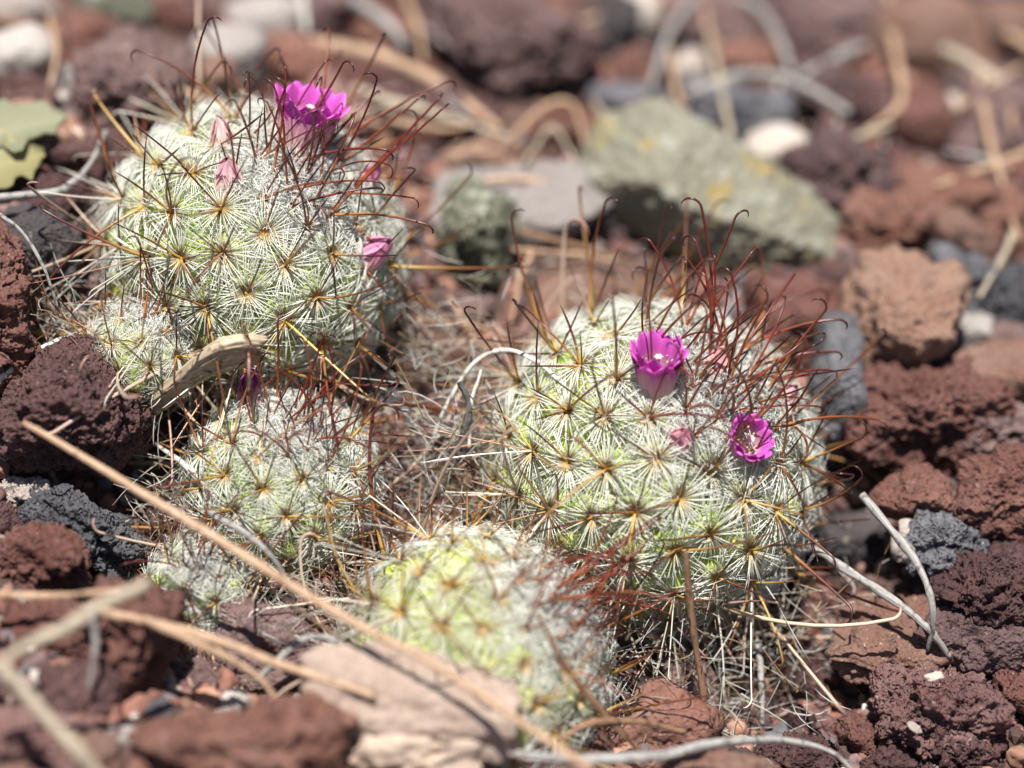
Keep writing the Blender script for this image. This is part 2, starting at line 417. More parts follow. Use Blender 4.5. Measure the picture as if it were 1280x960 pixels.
stone(640, 405, 45, 40, 'red', 'small reddish stone behind the bleached arching stem', 'soft', dep=44, sub=4)
# the lichen stone, an angular block
stone(908, 268, 184, 98, 'lichen', 'large pale green lichen covered angular stone', 'wedge', dep=56, sub=6, rot=25, seed=23)
stone(745, 275, 60, 62, 'dark', 'black stone in place of the shadow under the lichen stone', 'block', dep=58, sub=4)  # black block stands in for the shadow at the lichen stone's left end
stone(655, 250, 118, 52, 'slab', 'flat beige grey slab behind the two big cacti', 'block', dep=50, sub=5, flat=.5)
stone(598, 300, 50, 68, 'moss', 'mossy grey green stone right of the tall flowering cactus', dep=44, sub=5)
# blurred stones behind
back = [
 (160, 115, 88, 66, 'purple', 'broad maroon boulder with a dark hollow under it', 'lava', 5),
 (215, 22, 70, 24, 'red', 'flat red stone behind the broad maroon boulder', 'soft', 4),
 (140, 15, 55, 32, 'moss', 'grey green stone at the back beside the green leaf', 'pebble', 4),
 (28, 75, 48, 48, 'slab', 'pale grey stone behind the drooping tan strip', 'pebble', 4),
 (20, 15, 55, 30, 'white', 'white stone at the back left beside the green leaf', 'pebble', 4),
 (285, 78, 50, 46, 'slab', 'grey stone behind the magenta flower of the tall cactus', 'pebble', 4),
 (265, 105, 40, 40, 'orange', 'small orange stone touching the broad maroon boulder', 'soft', 4),
 (390, 20, 60, 34, 'purple', 'purple stone in front of the white rod', 'soft', 4),
 (330, 30, 50, 40, 'slab', 'light grey stone beyond the tall cactus flower', 'pebble', 4),
 (440, 110, 44, 36, 'red', 'red stone just behind the magenta flower', 'soft', 4),
 (635, 62, 112, 82, 'purple', 'very large mauve boulder in the background', 'lava', 5),
 (762, 36, 48, 52, 'dark', 'black green stone beside the very large mauve boulder', 'soft', 4),
 (800, 20, 26, 44, 'white', 'upright white stone beside the black green stone', 'pebble', 4),
 (880, 28, 66, 42, 'purple', 'dark purple stone under the pale arching stem', 'soft', 4),
 (935, 82, 58, 40, 'red', 'dull red stone inside the pale arching stem', 'soft', 4),
 (1040, 40, 62, 46, 'purple', 'mauve stone beside the bright orange stone', 'soft', 4),
 (1170, 45, 92, 54, 'orange', 'bright orange stone far back under crossing straws', 'pebble', 4),
 (1255, 40, 50, 50, 'orange', 'tan orange stone beside the bright orange stone', 'pebble', 4),
 (862, 88, 30, 28, 'white', 'blue white pebble among the pale stems', 'pebble', 4),
 (790, 128, 56, 26, 'grey', 'flat blue grey stone above the lichen stone', 'pebble', 4),
 (720, 165, 80, 30, 'red', 'flat red stone left of the lichen stone tip', 'soft', 4),
 (925, 145, 70, 44, 'grey', 'lavender grey stone behind the lichen stone', 'soft', 4),
 (968, 190, 46, 34, 'white', 'pinkish white stone on the lichen stone shoulder', 'pebble', 4),
 (1050, 225, 82, 66, 'purple', 'rough mauve boulder right of the lichen stone', 'lava', 5),
 (1152, 152, 42, 46, 'red', 'round pinkish red stone beside the white pebble', 'pebble', 4),
 (1196, 146, 16, 26, 'white', 'upright white pebble beside the round pinkish stone', 'pebble', 4),
 (1205, 196, 28, 34, 'purple', 'small purple stone under the white pebble', 'soft', 4),
 (1180, 245, 72, 42, 'red', 'flat red stone under the leaning tan straw', 'soft', 4),
 (1108, 285, 62, 44, 'red', 'rusty red stone touching the rough mauve boulder', 'lava', 5),
 (1195, 295, 52, 40, 'orange', 'orange red stone between rusty stones', 'soft', 4),
 (1255, 275, 42, 50, 'red', 'red stone beside the leaning straws', 'soft', 4),
 (1250, 160, 50, 50, 'purple', 'dark red stone behind the leaning straws', 'soft', 4),
 (1200, 355, 42, 42, 'grey', 'blue grey stone right of the upright block', 'lava', 4),
 (1252, 375, 40, 42, 'grey', 'dark grey stone behind the orange tan stone', 'lava', 4),
 (1215, 415, 26, 22, 'slab', 'small pale grey stone above the orange tan stone', 'soft', 4),
 (1265, 425, 40, 24, 'purple', 'purple stone above the orange tan rounded stone', 'soft', 4),
 (530, 150, 66, 44, 'maroon', 'dark purple stone under the fallen straws', 'soft', 4),
 (600, 200, 60, 26, 'orange', 'rusty orange stone above the beige slab', 'soft', 4),
 (120, 205, 52, 40, 'maroon', 'dark maroon stone left of the tall cactus', 'soft', 4),
 (30, 120, 46, 36, 'maroon', 'maroon stone behind the yellow green leaf', 'soft', 4),
 (60, 250, 50, 30, 'maroon', 'maroon stone under the white stem', 'soft', 4),
 (480, 50, 44, 36, 'red', 'dark red stone under the grey rod', 'soft', 4),
 (1030, 120, 60, 40, 'purple', 'mauve stone under the pale crossing stems', 'soft', 4),
 (1090, 140, 30, 40, 'maroon', 'narrow maroon stone beside the round pinkish stone', 'soft', 4),
]
for (px, py, rx, ry, mt, lb, st, sb) in back:
    stone(px, py, rx, ry, mt, lb, st, sub=sb)
# blurred stones in front
front = [
 (42, 700, 70, 46, 'red', 'red brown stone in front of the blue grey lava stone', 'lava', -8, 5),
 (60, 790, 72, 44, 'red', 'reddish stone under the forked beige twig', 'soft', -16, 5),
 (170, 800, 62, 84, 'red', 'upright red brown stone with a hollow beside the straw pair', 'lava', -18, 5),
 (105, 875, 56, 50, 'maroon', 'dark maroon stone under the lower beige twig', 'soft', -22, 5),
 (30, 930, 80, 52, 'mauve', 'lilac grey stone under the lower beige twig', 'soft', -30, 5),
 (300, 935, 145, 56, 'red', 'wide red orange stone in front of the tan slab', 'lava', -30, 5),
 (395, 900, 52, 30, 'red', 'red knob of stone touching the tan slab', 'soft', -26, 4),
 (235, 850, 40, 30, 'purple', 'dark purple stone under the straw pair', 'soft', -8, 4),
 (510, 940, 95, 44, 'tan', 'lower tan stone under the pale tan slab', 'soft', -22, 4),
 (895, 962, 84, 26, 'orange', 'red orange stone under the fallen grey stem', 'soft', -16, 5),
 (1110, 955, 36, 22, 'maroon', 'small maroon stone in front of the rough stone', 'lava', -2, 4),
 (990, 950, 70, 30, 'maroon', 'dark maroon stone under the fallen grey stem', 'lava', 2, 5),
 (150, 925, 26, 22, 'slab', 'small pale grey stone between front red stones', 'pebble', -26, 4),
]
for (px, py, rx, ry, mt, lb, st, dp, sb) in front:
    stone(px, py, rx, ry, mt, lb, st, dep=dp, sub=sb)
o = stone(506, 886, 142, 60, 'tan', 'pale tan slab with a sharp ridge under the long straw', 'block', dep=-21, sub=5, rot=14, seed=5)

# ------------------------------------------------------------------ cacti
class Cx: pass
CI = {}
for k, (px, py, r, dep, ax, sp) in CACT.items():
    c = Cx(); c.c = at_d(px, py, dep); c.r = r; c.axis = cam2w(ax); c.sp = sp; CI[k] = c

def spine_path(L, bend, hook, hookr, seg):
    """in x-z plane, starts along +z; bend = total sideways lean, hook = final turn"""
    n1 = seg; pts_ = [(0, 0)]; ang = 0.0; st = (L - abs(hook) * hookr) / n1
    x = z = 0.0
    for i in range(n1):
        ang = bend * ((i + 1) / n1) ** 1.3; x += math.sin(ang) * st; z += math.cos(ang) * st; pts_.append((x, z))
    if hook:
        m = 7
        for i in range(m):
            ang += hook / m; s = abs(hook) * hookr / m * (1.25 - .5 * i / m)
            x += math.sin(ang) * s; z += math.cos(ang) * s; pts_.append((x, z))
    p = np.array(pts_); return np.column_stack([p[:, 0], np.zeros(len(p)), p[:, 1]])
C_OR, C_YE = (.60, .36, .08), (.78, .55, .16)
def hook_mesh(name, L, hooked, r0, tone, rg):
    P = spine_path(L, rg.uniform(-.2, .75) if hooked else rg.uniform(-.15, .2), rg.uniform(2.0, 3.2) if hooked else 0, rg.uniform(.7, 1.25), 7)
    P[:, 1] += np.sin(np.linspace(0, 1, len(P)) * 2.2) * rg.uniform(-.5, .5)
    n = len(P); t = np.linspace(0, 1, n)
    rad = r0 * np.interp(t, [0, .06, .2, .8, 1], [1.45, 1.1, 1.0, .8, .22 if hooked else .1])
    V, F, tt = tube(P, rad, 5)
    if tone == 'dark': st = [(0, C_OR), (.08, (.52, .31, .08)), (.18, (.25, .095, .03)), (.36, (.12, .034, .018)), (.6, (.055, .017, .011)), (1, (.018, .009, .008))]
    elif tone == 'red': st = [(0, (.58, .24, .06)), (.12, (.32, .09, .03)), (.35, (.17, .034, .018)), (.6, (.07, .016, .011)), (1, (.018, .009, .008))]
    elif tone == 'gold': st = [(0, C_OR), (.25, (.50, .32, .12)), (.55, (.30, .14, .05)), (1, (.16, .05, .025))]
    else: st = [(0, (.45, .32, .2)), (.4, (.55, .42, .33)), (.8, (.40, .22, .18)), (1, (.2, .09, .07))]
    return mk(name, V, F, HOOK, ramp(tt, st))
rg = random.Random(3)
HK = {t: [hook_mesh('hooked_spine', rg.uniform(13, 21), True, rg.uniform(.15, .19), t, rg) for _ in range(12)] for t in ('dark', 'red', 'gold', 'old')}
ST = {t: [hook_mesh('straight_spine', rg.uniform(6.5, 11), False, rg.uniform(.125, .16), t, rg) for _ in range(10)] for t in ('dark', 'red', 'gold', 'old')}
def old_mesh(rg):
    P = spine_path(rg.uniform(11, 19), rg.uniform(-.3, .5), rg.choice((0, 0, 1.6)), 1.0, 7); n_ = len(P)
    V, F, tt = tube(P, rg.uniform(.085, .13) * np.interp(np.linspace(0, 1, n_), [0, .1, .8, 1], [1.5, 1, .8, .2]), 4)
    c_ = rg.choice([[(0, (.5, .36, .2)), (.4, (.66, .6, .5)), (1, (.74, .7, .63))], [(0, (.5, .34, .16)), (.5, (.52, .3, .2)), (1, (.34, .15, .1))], [(0, (.6, .55, .44)), (1, (.78, .76, .7))]])
    return mk('old_spine', V, F, HOOK, ramp(tt, c_))
OL = [old_mesh(rg) for _ in range(12)]
def radial_mesh(nsp, Lm, lift, old=False):
    parts = []
    for i in range(nsp):
        a = 2 * math.pi * (i + NR.uniform(-.35, .35)) / nsp; L = Lm * NR.uniform(.75, 1.15) * (1 + .12 * math.cos(a))
        e = math.radians(lift + NR.normal(0, 8)); ca, sa = math.cos(a), math.sin(a); s = np.linspace(0, 1, 4)
        rr = .35 + L * s * math.cos(e); zz = .15 + L * s * math.sin(e) - .16 * L * s * s
        sw = NR.normal(0, .05) * L * s * s
        P = np.column_stack([rr * ca - sw * sa, rr * sa + sw * ca, zz])
        V, F, t = tube(P, np.array([.112, .106, .086, .025]) * NR.uniform(.8, 1.15), 3)
        wv = NR.uniform(.86, .97)
        st = [(0, (.60, .42, .12)), (.10, (.74, .68, .42)), (.22, (wv * .92, wv * .92, wv * .82)), (1, (wv, wv, wv * .95))] if not old else \
             [(0, (.5, .36, .16)), (.3, (.62, .57, .46)), (1, (.72, .7, .64))]
        parts.append((V, F, ramp(t, st)))
    V, F, C = join(parts); return mk('radial_spines', V, F, SPINE, C)
RS = [radial_mesh(int(NR.integers(50, 60)), 6.0, 13) for _ in range(8)]
RSd = [radial_mesh(int(NR.integers(34, 42)), 5.8, 14) for _ in range(5)]
RSo = [radial_mesh(int(NR.integers(34, 42)), 6.0, 8, True) for _ in range(4)]
RSy = [radial_mesh(int(NR.integers(40, 50)), 4.6, 32) for _ in range(4)]
def tubercle_mesh(seed, H, Rb, yellow, woolly=False):
    nr_, ns = 9, 18; V = []; C = []
    for i in range(nr_):
        t = i / (nr_ - 1)
        r = Rb * (math.cos(t * math.pi / 2) ** .95) * (1 - .22 * t); z = H * (math.sin(t * math.pi / 2) ** 1.0) - 1.2 * (1 - t)
        for j in range(ns):
            a = 2 * math.pi * j / ns; rr = r * (1 + .07 * math.cos(2 * a) * (1 - t))
            V.append((rr * math.cos(a), rr * math.sin(a), z)); C.append(t)
    V.append((0, 0, H)); C.append(1.0)
    V = np.array(V); C = np.array(C); F = []
    for i in range(nr_ - 1):
        for j in range(ns):
            p, q = i * ns + j, i * ns + (j + 1) % ns; F += [(p, q, q + ns), (p, q + ns, p + ns)]
    V += .12 * np.stack([noise3(V * .9 + seed, seed + k) for k in range(3)], 1)
    g1, g2 = ((.47, .52, .09), (.58, .58, .16)) if yellow else ((.36, .46, .085), (.49, .55, .15))
    if woolly: g1, g2 = (.66, .68, .56), (.74, .72, .58)
    return mk('tubercle', V, np.array(F), FLESH, ramp(C, [(0, tuple(x * .95 for x in g1)), (.6, g1), (1, g2)]))
TB = [tubercle_mesh(k, 4.2, 4.7, k % 3 == 0) for k in range(6)]
TBy = [tubercle_mesh(40 + k, 4.2, 4.7, True) for k in range(4)]
TBw = [tubercle_mesh(60 + k, 4.2, 4.7, False, True) for k in range(3)]
D2, F2 = ico(2)
V = D2 * np.array([.46, .42, .28]) * (1 + .18 * fbm(D2 * 3, 3, 5))[:, None]
AR = mk('areole', V, F2, AREOLE, ramp(V[:, 2], [(-.3, (.75, .66, .38)), (.1, (.62, .36, .08)), (.34, (.5, .24, .05))]))

LAB = {
 'A': 'tall left cactus with a magenta flower on its crown, beside the mossy stone',
 'B': 'big round cactus with two open magenta flowers and a pink bud',
 'C': 'small cactus with a single purple bud between the straw and the dead wood chip',
 'D': 'yellow green cactus behind the pale tan slab, red spines on its crown',
 'E': 'tiny pale cactus in front of the blue grey lava stone, under the straw',
 'F': 'little half hidden cactus with dense hooked spines behind the dark maroon stone',
}
GOLD = math.radians(137.50776)
def build_cactus(key):
    c = CI[key]; A = c.axis; q0 = frame(A, RIGHT)
    base = c.c - np.array([0, 0, c.r * .9])
    root = bpy.data.objects.new('cactus', None); COL.objects.link(root); root.location = Vector(base * MM)
    root.empty_display_size = .01
    tag(root, LAB[key], 'cactus', 'cacti growing in the stone bed')
    H = {'A': 3.7, 'B': 3.7, 'C': 2.7, 'D': 3.5, 'E': 2.2, 'F': 1.8}[key]; ts = H / 4.2
    rb = c.r - H
    D5, F5 = ico(5); V = D5 * (rb * (1 + .02 * fbm(D5 * 3, 3, 2)))[:, None]
    low = V[:, 2] < -.55 * rb; V[low, 2] *= 1.12
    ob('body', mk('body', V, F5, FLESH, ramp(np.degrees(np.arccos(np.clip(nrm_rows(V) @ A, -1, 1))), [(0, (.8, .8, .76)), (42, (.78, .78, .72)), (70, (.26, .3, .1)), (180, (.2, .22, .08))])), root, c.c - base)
    X = np.array(q0 @ Vector((1, 0, 0))); Y = np.array(q0 @ Vector((0, 1, 0)))
    rg = random.Random(ord(key)); phi = .06; k = 0; fibers = []; sp0 = c.sp / c.r
    while phi < math.radians(128) and k < 300:
        u = min(1, phi / math.radians(52)); s = sp0 * (.42 + .58 * u * u * (3 - 2 * u))
        a = k * GOLD; k += 1
        phk = phi + rg.gauss(0, .015)
        phi += s * s * .92 / (2 * math.pi * max(math.sin(phi), .12))
        nml = A * math.cos(phk) + (X * math.cos(a) + Y * math.sin(a)) * math.sin(phk); nml = nrm(nml)
        tipp = c.c + nml * c.r
        vdir = nrm(CAMP - tipp)
        if nml.dot(vdir) < -.55: continue
        if tipp[2] < hgt(tipp[:2])[0] - 3.5: continue
        deg = math.degrees(phk); young = deg < 30; oldish = deg > 84
        f = ts * (.5 + .5 * min(1, deg / 50)); frac = f / ts
        q = frame(nml + NR.normal(0, .05, 3), A)
        if young: q = frame(nrm(nml * .75 + A * .4 + NR.normal(0, .06, 3)), A)
        tb = ob('tubercle', rg.choice(TBw) if deg < 32 else (rg.choice(TBy) if key == 'D' and rg.random() < .8 else rg.choice(TB)), root, c.c + nml * (c.r - H * 1.0) - base, q,
                (f * s / sp0 * c.sp / 8.4 / ts * 1.04 + .12 if False else max(.45, s * c.r / 8.4 * 1.02),) * 2 + (f * (1 + .0),))
        sxy = tb.scale[0]; inv = Vector((1 / sxy, 1 / sxy, 1 / f))
        def sub(name, me, tilt, az, size):
            # a child in the tubercle frame; the tubercle's own scale is undone so spines stay true
            qq = Quaternion((0, 0, 1), az) @ Quaternion((0, 1, 0), tilt)
            o = bpy.data.objects.new(name, me); COL.objects.link(o); o.parent = tb
            M = Matrix.Diagonal((*inv, 1)) @ Matrix.Translation((0, 0, 4.1 * MM * f)) @ qq.to_matrix().to_4x4() @ Matrix.Diagonal((size, size, size, 1))
            o.matrix_parent_inverse = M; return o
        rsz = {'A': .98, 'B': 1.0, 'C': .78, 'D': .95, 'E': .7, 'F': .6}[key]
        rs = rg.choice(RSy if young else (RSo if oldish else (RSd if key == 'D' else RS)))
        sub('radial_spines', rs, rg.gauss(0, .1), rg.uniform(0, 6.28), rsz * (.75 if young else 1))
        sub('areole', AR, 0, rg.uniform(0, 6.28), rsz)
        # central spines: local +x points to the crown
        tone = 'old' if oldish and rg.random() < .7 else ('red' if deg < 34 else ('gold' if rg.random() < .12 else 'dark'))
        nh = rg.choice((0, 1, 1, 1)) if not young else rg.choice((1, 1, 2)); hz = {'A': 1.05, 'B': 1.15, 'C': .9, 'D': 1.0, 'E': .8, 'F': .85}[key]
        if key in 'AB' and not young and rg.random() < .05: nh = 0
        for _ in range(nh):
            sub('hooked_spine', rg.choice(HK[tone]), rg.uniform(.05, .65) if young else rg.uniform(.2, .95), rg.uniform(0, 6.28) if young else rg.choice((0, 0, math.pi)) + rg.uniform(-1.3, 1.3),
                hz * rg.uniform(.8, 1.15) * (1.45 if oldish else 1))
        for j in range(rg.choice((1, 2, 2, 3)) if not young else rg.choice((1, 2, 2))):
            sub('straight_spine', rg.choice(ST[tone]), rg.uniform(.25, .55) if young else rg.uniform(.55, 1.05), j * 2.1 + rg.uniform(-.6, .6), hz * rg.uniform(.8, 1.15))
        if deg > 72 and key in 'ABD':
            for _ in range(rg.choice((2, 3, 4))):
                sub('old_spine', rg.choice(OL), rg.uniform(.5, 1.15), math.pi + rg.uniform(-.9, .9), rg.uniform(.8, 1.2))
        # wool in the axils, thick near the crown
        nw = int((150 if deg < 48 else 40 if deg < 80 else 8) * (1.0 if key in 'AB' else .6))
        for _ in range(nw):
            dd = nrm(nml + NR.normal(0, .55 * s, 3)); p0 = c.c + dd * (rb + rg.uniform(.2, H * .85)) - base
            P = p0 + np.cumsum(np.vstack([np.zeros(3), dd * .5 + NR.normal(0, .55, 3), NR.normal(0, .6, 3) + dd * .15, NR.normal(0, .6, 3)]), 0)
            v, ff, t = tube(P, .05, 3); fibers.append((v, ff, np.tile((.95, .95, .93), (len(v), 1))))
    V, F, Cc = join(fibers); wl = ob('wool', mk('wool', V, F, WOOL, Cc), root); wl['kind'] = 'stuff'
    c.root = root; c.base = base; return root
for key in CACT: build_cactus(key)

# ------------------------------------------------------------------ flowers and buds
def petal_mesh(L, r0, r1, z1, wid, flare, pale, deep, notch, rg, tip=.78):
    nu, nv = 9, 12; V = []; T = []; U = []
    for layer in (0, 1):
        for i in range(nv):
            v = i / (nv - 1)
            r = r0 + (r1 - r0) * v ** 1.3 + flare * max(0, v - .6) ** 2 * 4; z = z1 * (v - .18 * flare * max(0, v - .6) ** 2)
            wv = wid * (math.sin(math.pi * min(1, .18 + v * .62)) ** .8) * (1 if v < tip else math.sqrt(max(.02, 1 - ((v - tip) / (1.02 - tip)) ** 2)))
            for j in range(nu):
                uu = (j / (nu - 1) - .5) * 2; y = uu * wv
                zz = z - (notch * abs(uu) ** 2 if v > .7 else 0) + rg.uniform(-.04, .04)
                rr = r - .10 * layer - .12 * (wv ** 2) * uu * uu * .5 + rg.uniform(-.03, .03) * v
                V.append((rr, y, zz)); T.append(v); U.append(abs(uu))
    V = np.array(V); T = np.array(T); U = np.array(U)[:, None]; F = []; o = nu * nv
    for i in range(nv - 1):
        for j in range(nu - 1):
            a = i * nu + j; F += [(a, a + 1, a + nu + 1), (a, a + nu + 1, a + nu)]
            b_ = o + a; F += [(b_, b_ + nu + 1, b_ + 1), (b_, b_ + nu, b_ + nu + 1)]
    return mk('petal', V, np.array(F), PETAL, ramp(T, [(0, pale), (.42, tuple(p * .65 + d * .35 for p, d in zip(pale, deep))), (.66, deep), (1, tuple(d * .92 + .05 for d in deep))]) * (.80 + .2 * U ** .6) + .07 * U ** 3)
PALE, MAG, PINK = (.90, .66, .62), (.86, .15, .72), (.80, .42, .50)
def flower(key, px, py, ax, rad, length, label, kind='open', lift=0.0, deep=MAG, pale=PALE):
    c = CI[key]
    # meet the sight line with the areole sphere
    d = ray(px, py); d = d / np.linalg.norm(d); oc = CAMP - c.c; rr = c.r - 1.0
    b_ = oc.dot(d); disc = b_ * b_ - oc.dot(oc) + rr * rr; t = -b_ - math.sqrt(max(disc, 0))
    P = CAMP + d * t; axis = cam2w(ax); P = P - axis * 1.0 + axis * lift
    rg = random.Random(int(px + py)); name = 'flower' if kind == 'open' else 'bud'
    fl = bpy.data.objects.new(name, None); COL.objects.link(fl); fl.parent = c.root
    fl.location = Vector((P - c.base) * MM); fl.rotation_mode = 'QUATERNION'; fl.rotation_quaternion = frame(axis, RIGHT)
    fl.empty_display_size = .004; fl['label'] = label
    # tube below the petals
    nz = 10; Pz = np.column_stack([np.zeros(nz), np.zeros(nz), np.linspace(-2.2, length * .62, nz)])
    if kind == 'open': rz = np.interp(np.linspace(0, 1, nz), [0, .35, 1], [rad * .42, rad * .6, rad * .80])
    else: rz = rad * np.interp(np.linspace(0, 1, nz), [0, .4, .8, 1], [.7, 1, .8, .35])
    V, F, tt = tube(Pz, rz, 20)
    if kind == 'open': F = F[:-18 * 2]  # open mouth
    V += .08 * np.stack([noise3(V * 1.3, k) for k in range(3)], 1)
    ob('flower_tube', mk('flower_tube', V, F, PETAL, ramp(tt, [(0, (.62, .52, .36)), (.4, pale), (1, tuple(p * .75 + d_ * .25 for p, d_ in zip(pale, deep)))])), fl)
    whorls = ((9, 1.0, .0, .55), (9, .86, .35, .25)) if kind == 'open' else ((6, .85, .0, -.5), (5, .6, .4, -.4))
    for (n_, sc_, az0, flr) in whorls:
        for i in range(n_):
            if kind == 'open':
                me = petal_mesh(length, rad * .55, rad * .92 * sc_, length * rg.uniform(.92, 1.06), rad * .46 * rg.uniform(.9, 1.1), flr * rad * .28 * rg.uniform(.5, 1.6), pale, deep, .5, rg)
            else:
                me = petal_mesh(length, rad * .95, rad * .18, length * rg.uniform(.9, 1.08) * (1.0 if sc_ > .7 else 1.1), rad * .6, 0, pale, deep if kind == 'bud' else pale, .3, rg)
            ob('petal', me, fl, quat=Quaternion((0, 0, 1), az0 + 2 * math.pi * i / n_ + rg.uniform(-.08, .08)))
    if kind == 'open':
        parts = []
        V, F, t = tube([(0, 0, 0), (0, .05, length * .45), (.1, 0, length * .72)], [.28, .26, .24], 8); parts.append((V, F, np.tile((.85, .6, .62), (len(V), 1))))
        for i in range(6):
            a = i * 1.05; V, F, t = tube([(.1, 0, length * .70), (.1 + .35 * math.cos(a), .35 * math.sin(a), length * .76), (.1 + .62 * math.cos(a), .62 * math.sin(a), length * .75)], [.22, .24, .12], 6)
            parts.append((V, F, np.tile((.95, .80, .80), (len(V), 1))))
        V, F, Cc = join(parts); ob('stigma', mk('stigma', V, F, PETAL, Cc), fl)
        parts = []
        for i in range(14):
            a = rg.uniform(0, 6.28); r_ = rg.uniform(.25, .62) * rad; h_ = length * rg.uniform(.42, .6)
            V, F, t = tube([(r_ * .6 * math.cos(a), r_ * .6 * math.sin(a), .2), (r_ * math.cos(a), r_ * math.sin(a), h_), (r_ * math.cos(a), r_ * math.sin(a), h_ + .45)], [.05, .05, .16], 4)
            parts.append((V, F, ramp(t, [(0, (.8, .4, .6)), (.6, (.85, .55, .6)), (1, (.9, .75, .45))])))
        V, F, Cc = join(parts); st = ob('stamens', mk('stamens', V, F, PETAL, Cc), fl); st['kind'] = 'stuff'
    return fl
flower('A', 374, 182, (.28, .86, .42), 5.4, 8.2, 'magenta flower with frilled petals and pale pink tube', lift=1.0)
flower('B', 820, 484, (.02, .80, .60), 4.0, 7.8, 'open magenta cup with white stigma', lift=.4)
flower('B', 925, 556, (.42, .30, .85), 3.5, 4.6, 'open magenta flower facing outward', lift=.6)
flower('A', 280, 182, (-.1, .85, .5), 2.1, 5.2, 'white pink closed bud', 'bud', deep=(.85, .62, .6), pale=(.8, .62, .5))
flower('A', 286, 228, (.0, .75, .66), 2.2, 4.6, 'pink tipped closed bud', 'bud', deep=(.82, .5, .56), pale=(.86, .7, .6))
flower('A', 456, 322, (.62, .35, .7), 2.6, 6.2, 'wilting pink flower with magenta tips', 'bud', deep=(.84, .40, .62), pale=(.88, .66, .6))
flower('A', 452, 232, (.6, .6, .5), 1.7, 5.0, 'pale bud with magenta tip', 'bud', deep=(.74, .26, .45), pale=(.84, .6, .5))
flower('B', 850, 552, (.1, .55, .83), 2.1, 3.6, 'pale pink closed bud', 'bud', deep=(.80, .36, .46), pale=(.86, .68, .62))
flower('B', 893, 462, (.35, .75, .55), 2.3, 4.8, 'pink closed bud behind the crown spines', 'bud', deep=(.82, .46, .48), pale=(.86, .62, .54))
flower('B', 975, 500, (.7, .55, .45), 2.0, 4.0, 'pale pink bud on the far side', 'bud', deep=(.82, .46, .48), pale=(.86, .62, .54))
flower('C', 313, 512, (.02, .88, .46), 2.0, 5.6, 'purple tipped closed bud', 'bud', lift=1.4, deep=(.50, .05, .36), pale=(.80, .54, .46))

# ------------------------------------------------------------------ stems, straws and twigs
def stem(path, widths, mat, label, name='dry_twig', cat='twig', flat=.8, sides=14, wob=.10, group=None, n=44):
    P = []
    for q in path: P.append(at_d(*q) if len(q) == 3 else hit(*q, 7.0)[0])
    widths = [w_ * (.66 if len(path[0]) == 2 else .84) for w_ in widths]
    P = spline(P, n); sd = int(path[0][0] * 3 + path[0][1])
    un = np.linspace(0, 1, n)[:, None]; wv = np.mean(widths) * PX
    P = P + wv * .17 * np.column_stack([fbm(np.column_stack([un[:, 0] * 4, un[:, 0] * 0 + k * 9.1 + sd, un[:, 0] * 0]), 3, k) for k in range(3)])
    deps = ((P - CAMP) @ FWD) / DIST
    rad = np.interp(np.linspace(0, 1, n), np.linspace(0, 1, len(widths)), widths) * PX * deps / 2
    rad = rad * np.interp(np.linspace(0, 1, n), [0, .5, 1], [1.05, 1.0, .72]) * (1 + .2 * fbm(np.column_stack([un[:, 0] * 9, un[:, 0] * 0 + sd, un[:, 0] * 0]), 3, 4))
    V, F, t = tube(P, rad, sides, flat, side=UP if flat != 1 else None)
    cen = np.repeat(P, sides, 0); rr = np.repeat(rad, sides)
    V = V + (V - cen) * ((wob * 2.2) * fbm(np.column_stack([(V - cen) / rr[:, None] * 1.6])[:, :3] + t[:, None] * np.array([[2.5, 1.3, .7]]), 3, sd))[:, None]
    ang = np.tile(np.arange(sides) / sides, n); C = np.column_stack([np.abs(ang - .5), t * np.linalg.norm(P[-1] - P[0]) / 10, np.full(len(t), (path[0][0] % 13) / 5)])
    o = ob(name, mk(name, V - P[0], F, WM[mat], C), loc=P[0]); tag(o, label, cat, group); return o
stem([(28, 530, -14), (150, 598, -17), (300, 690, -22), (430, 772, -26), (560, 842, -30), (740, 965, -35)], [7, 12, 14, 14, 16, 20], 'straw', 'long tan straw lying diagonally across the scene onto the pale slab', 'straw', 'straw', wob=.04, n=40)
stem([(110, 762, -26), (200, 780, -26), (330, 822, -25), (470, 872, -27)], [12, 14, 13, 12], 'straw', 'upper straw of the blurred pair over the purple stone', 'straw', 'straw', wob=.04)
stem([(180, 775, -27), (260, 808, -25), (320, 845, -23), (352, 885, -22)], [11, 12, 11, 9], 'straw', 'lower short straw of the blurred pair over the purple stone', 'straw', 'straw', wob=.04)
stem([(185, 728, -42), (110, 770, -44), (40, 805, -45), (-20, 840, -46)], [16, 20, 18, 18], 'beige', 'upper beige twig over the reddish front stones', 'twig', 'twig')
stem([(0, 830, -46), (50, 890, -46), (110, 950, -45), (150, 990, -44)], [18, 20, 22, 22], 'beige', 'lower beige twig over the lilac grey stone', 'twig', 'twig')
stem([(-20, 742, -22), (60, 745, -24), (150, 738, -28)], [10, 10, 8], 'straw', 'thin straw lying across the red brown front stone', 'straw', 'straw')
stem([(112, 755, -30), (118, 800, -30), (112, 860, -28)], [11, 11, 9], 'grey', 'short grey stem piece in front of the upright red brown stone', 'dry_twig')
stem([(320, 852, -11), (345, 828, -13), (375, 800, -14), (410, 796, -14), (452, 822, -14)], [9, 9, 9, 9, 8], 'grey', 'curved grey stem arching over the purple brown stone')
stem([(600, 938, -24), (700, 948, -22), (820, 945, -20), (900, 930, -16), (985, 926, -9), (1040, 940, -8), (1070, 968, -8)], [14, 14, 16, 15, 12, 9, 8], 'grey', 'long fallen grey stem below the cacti', n=36)
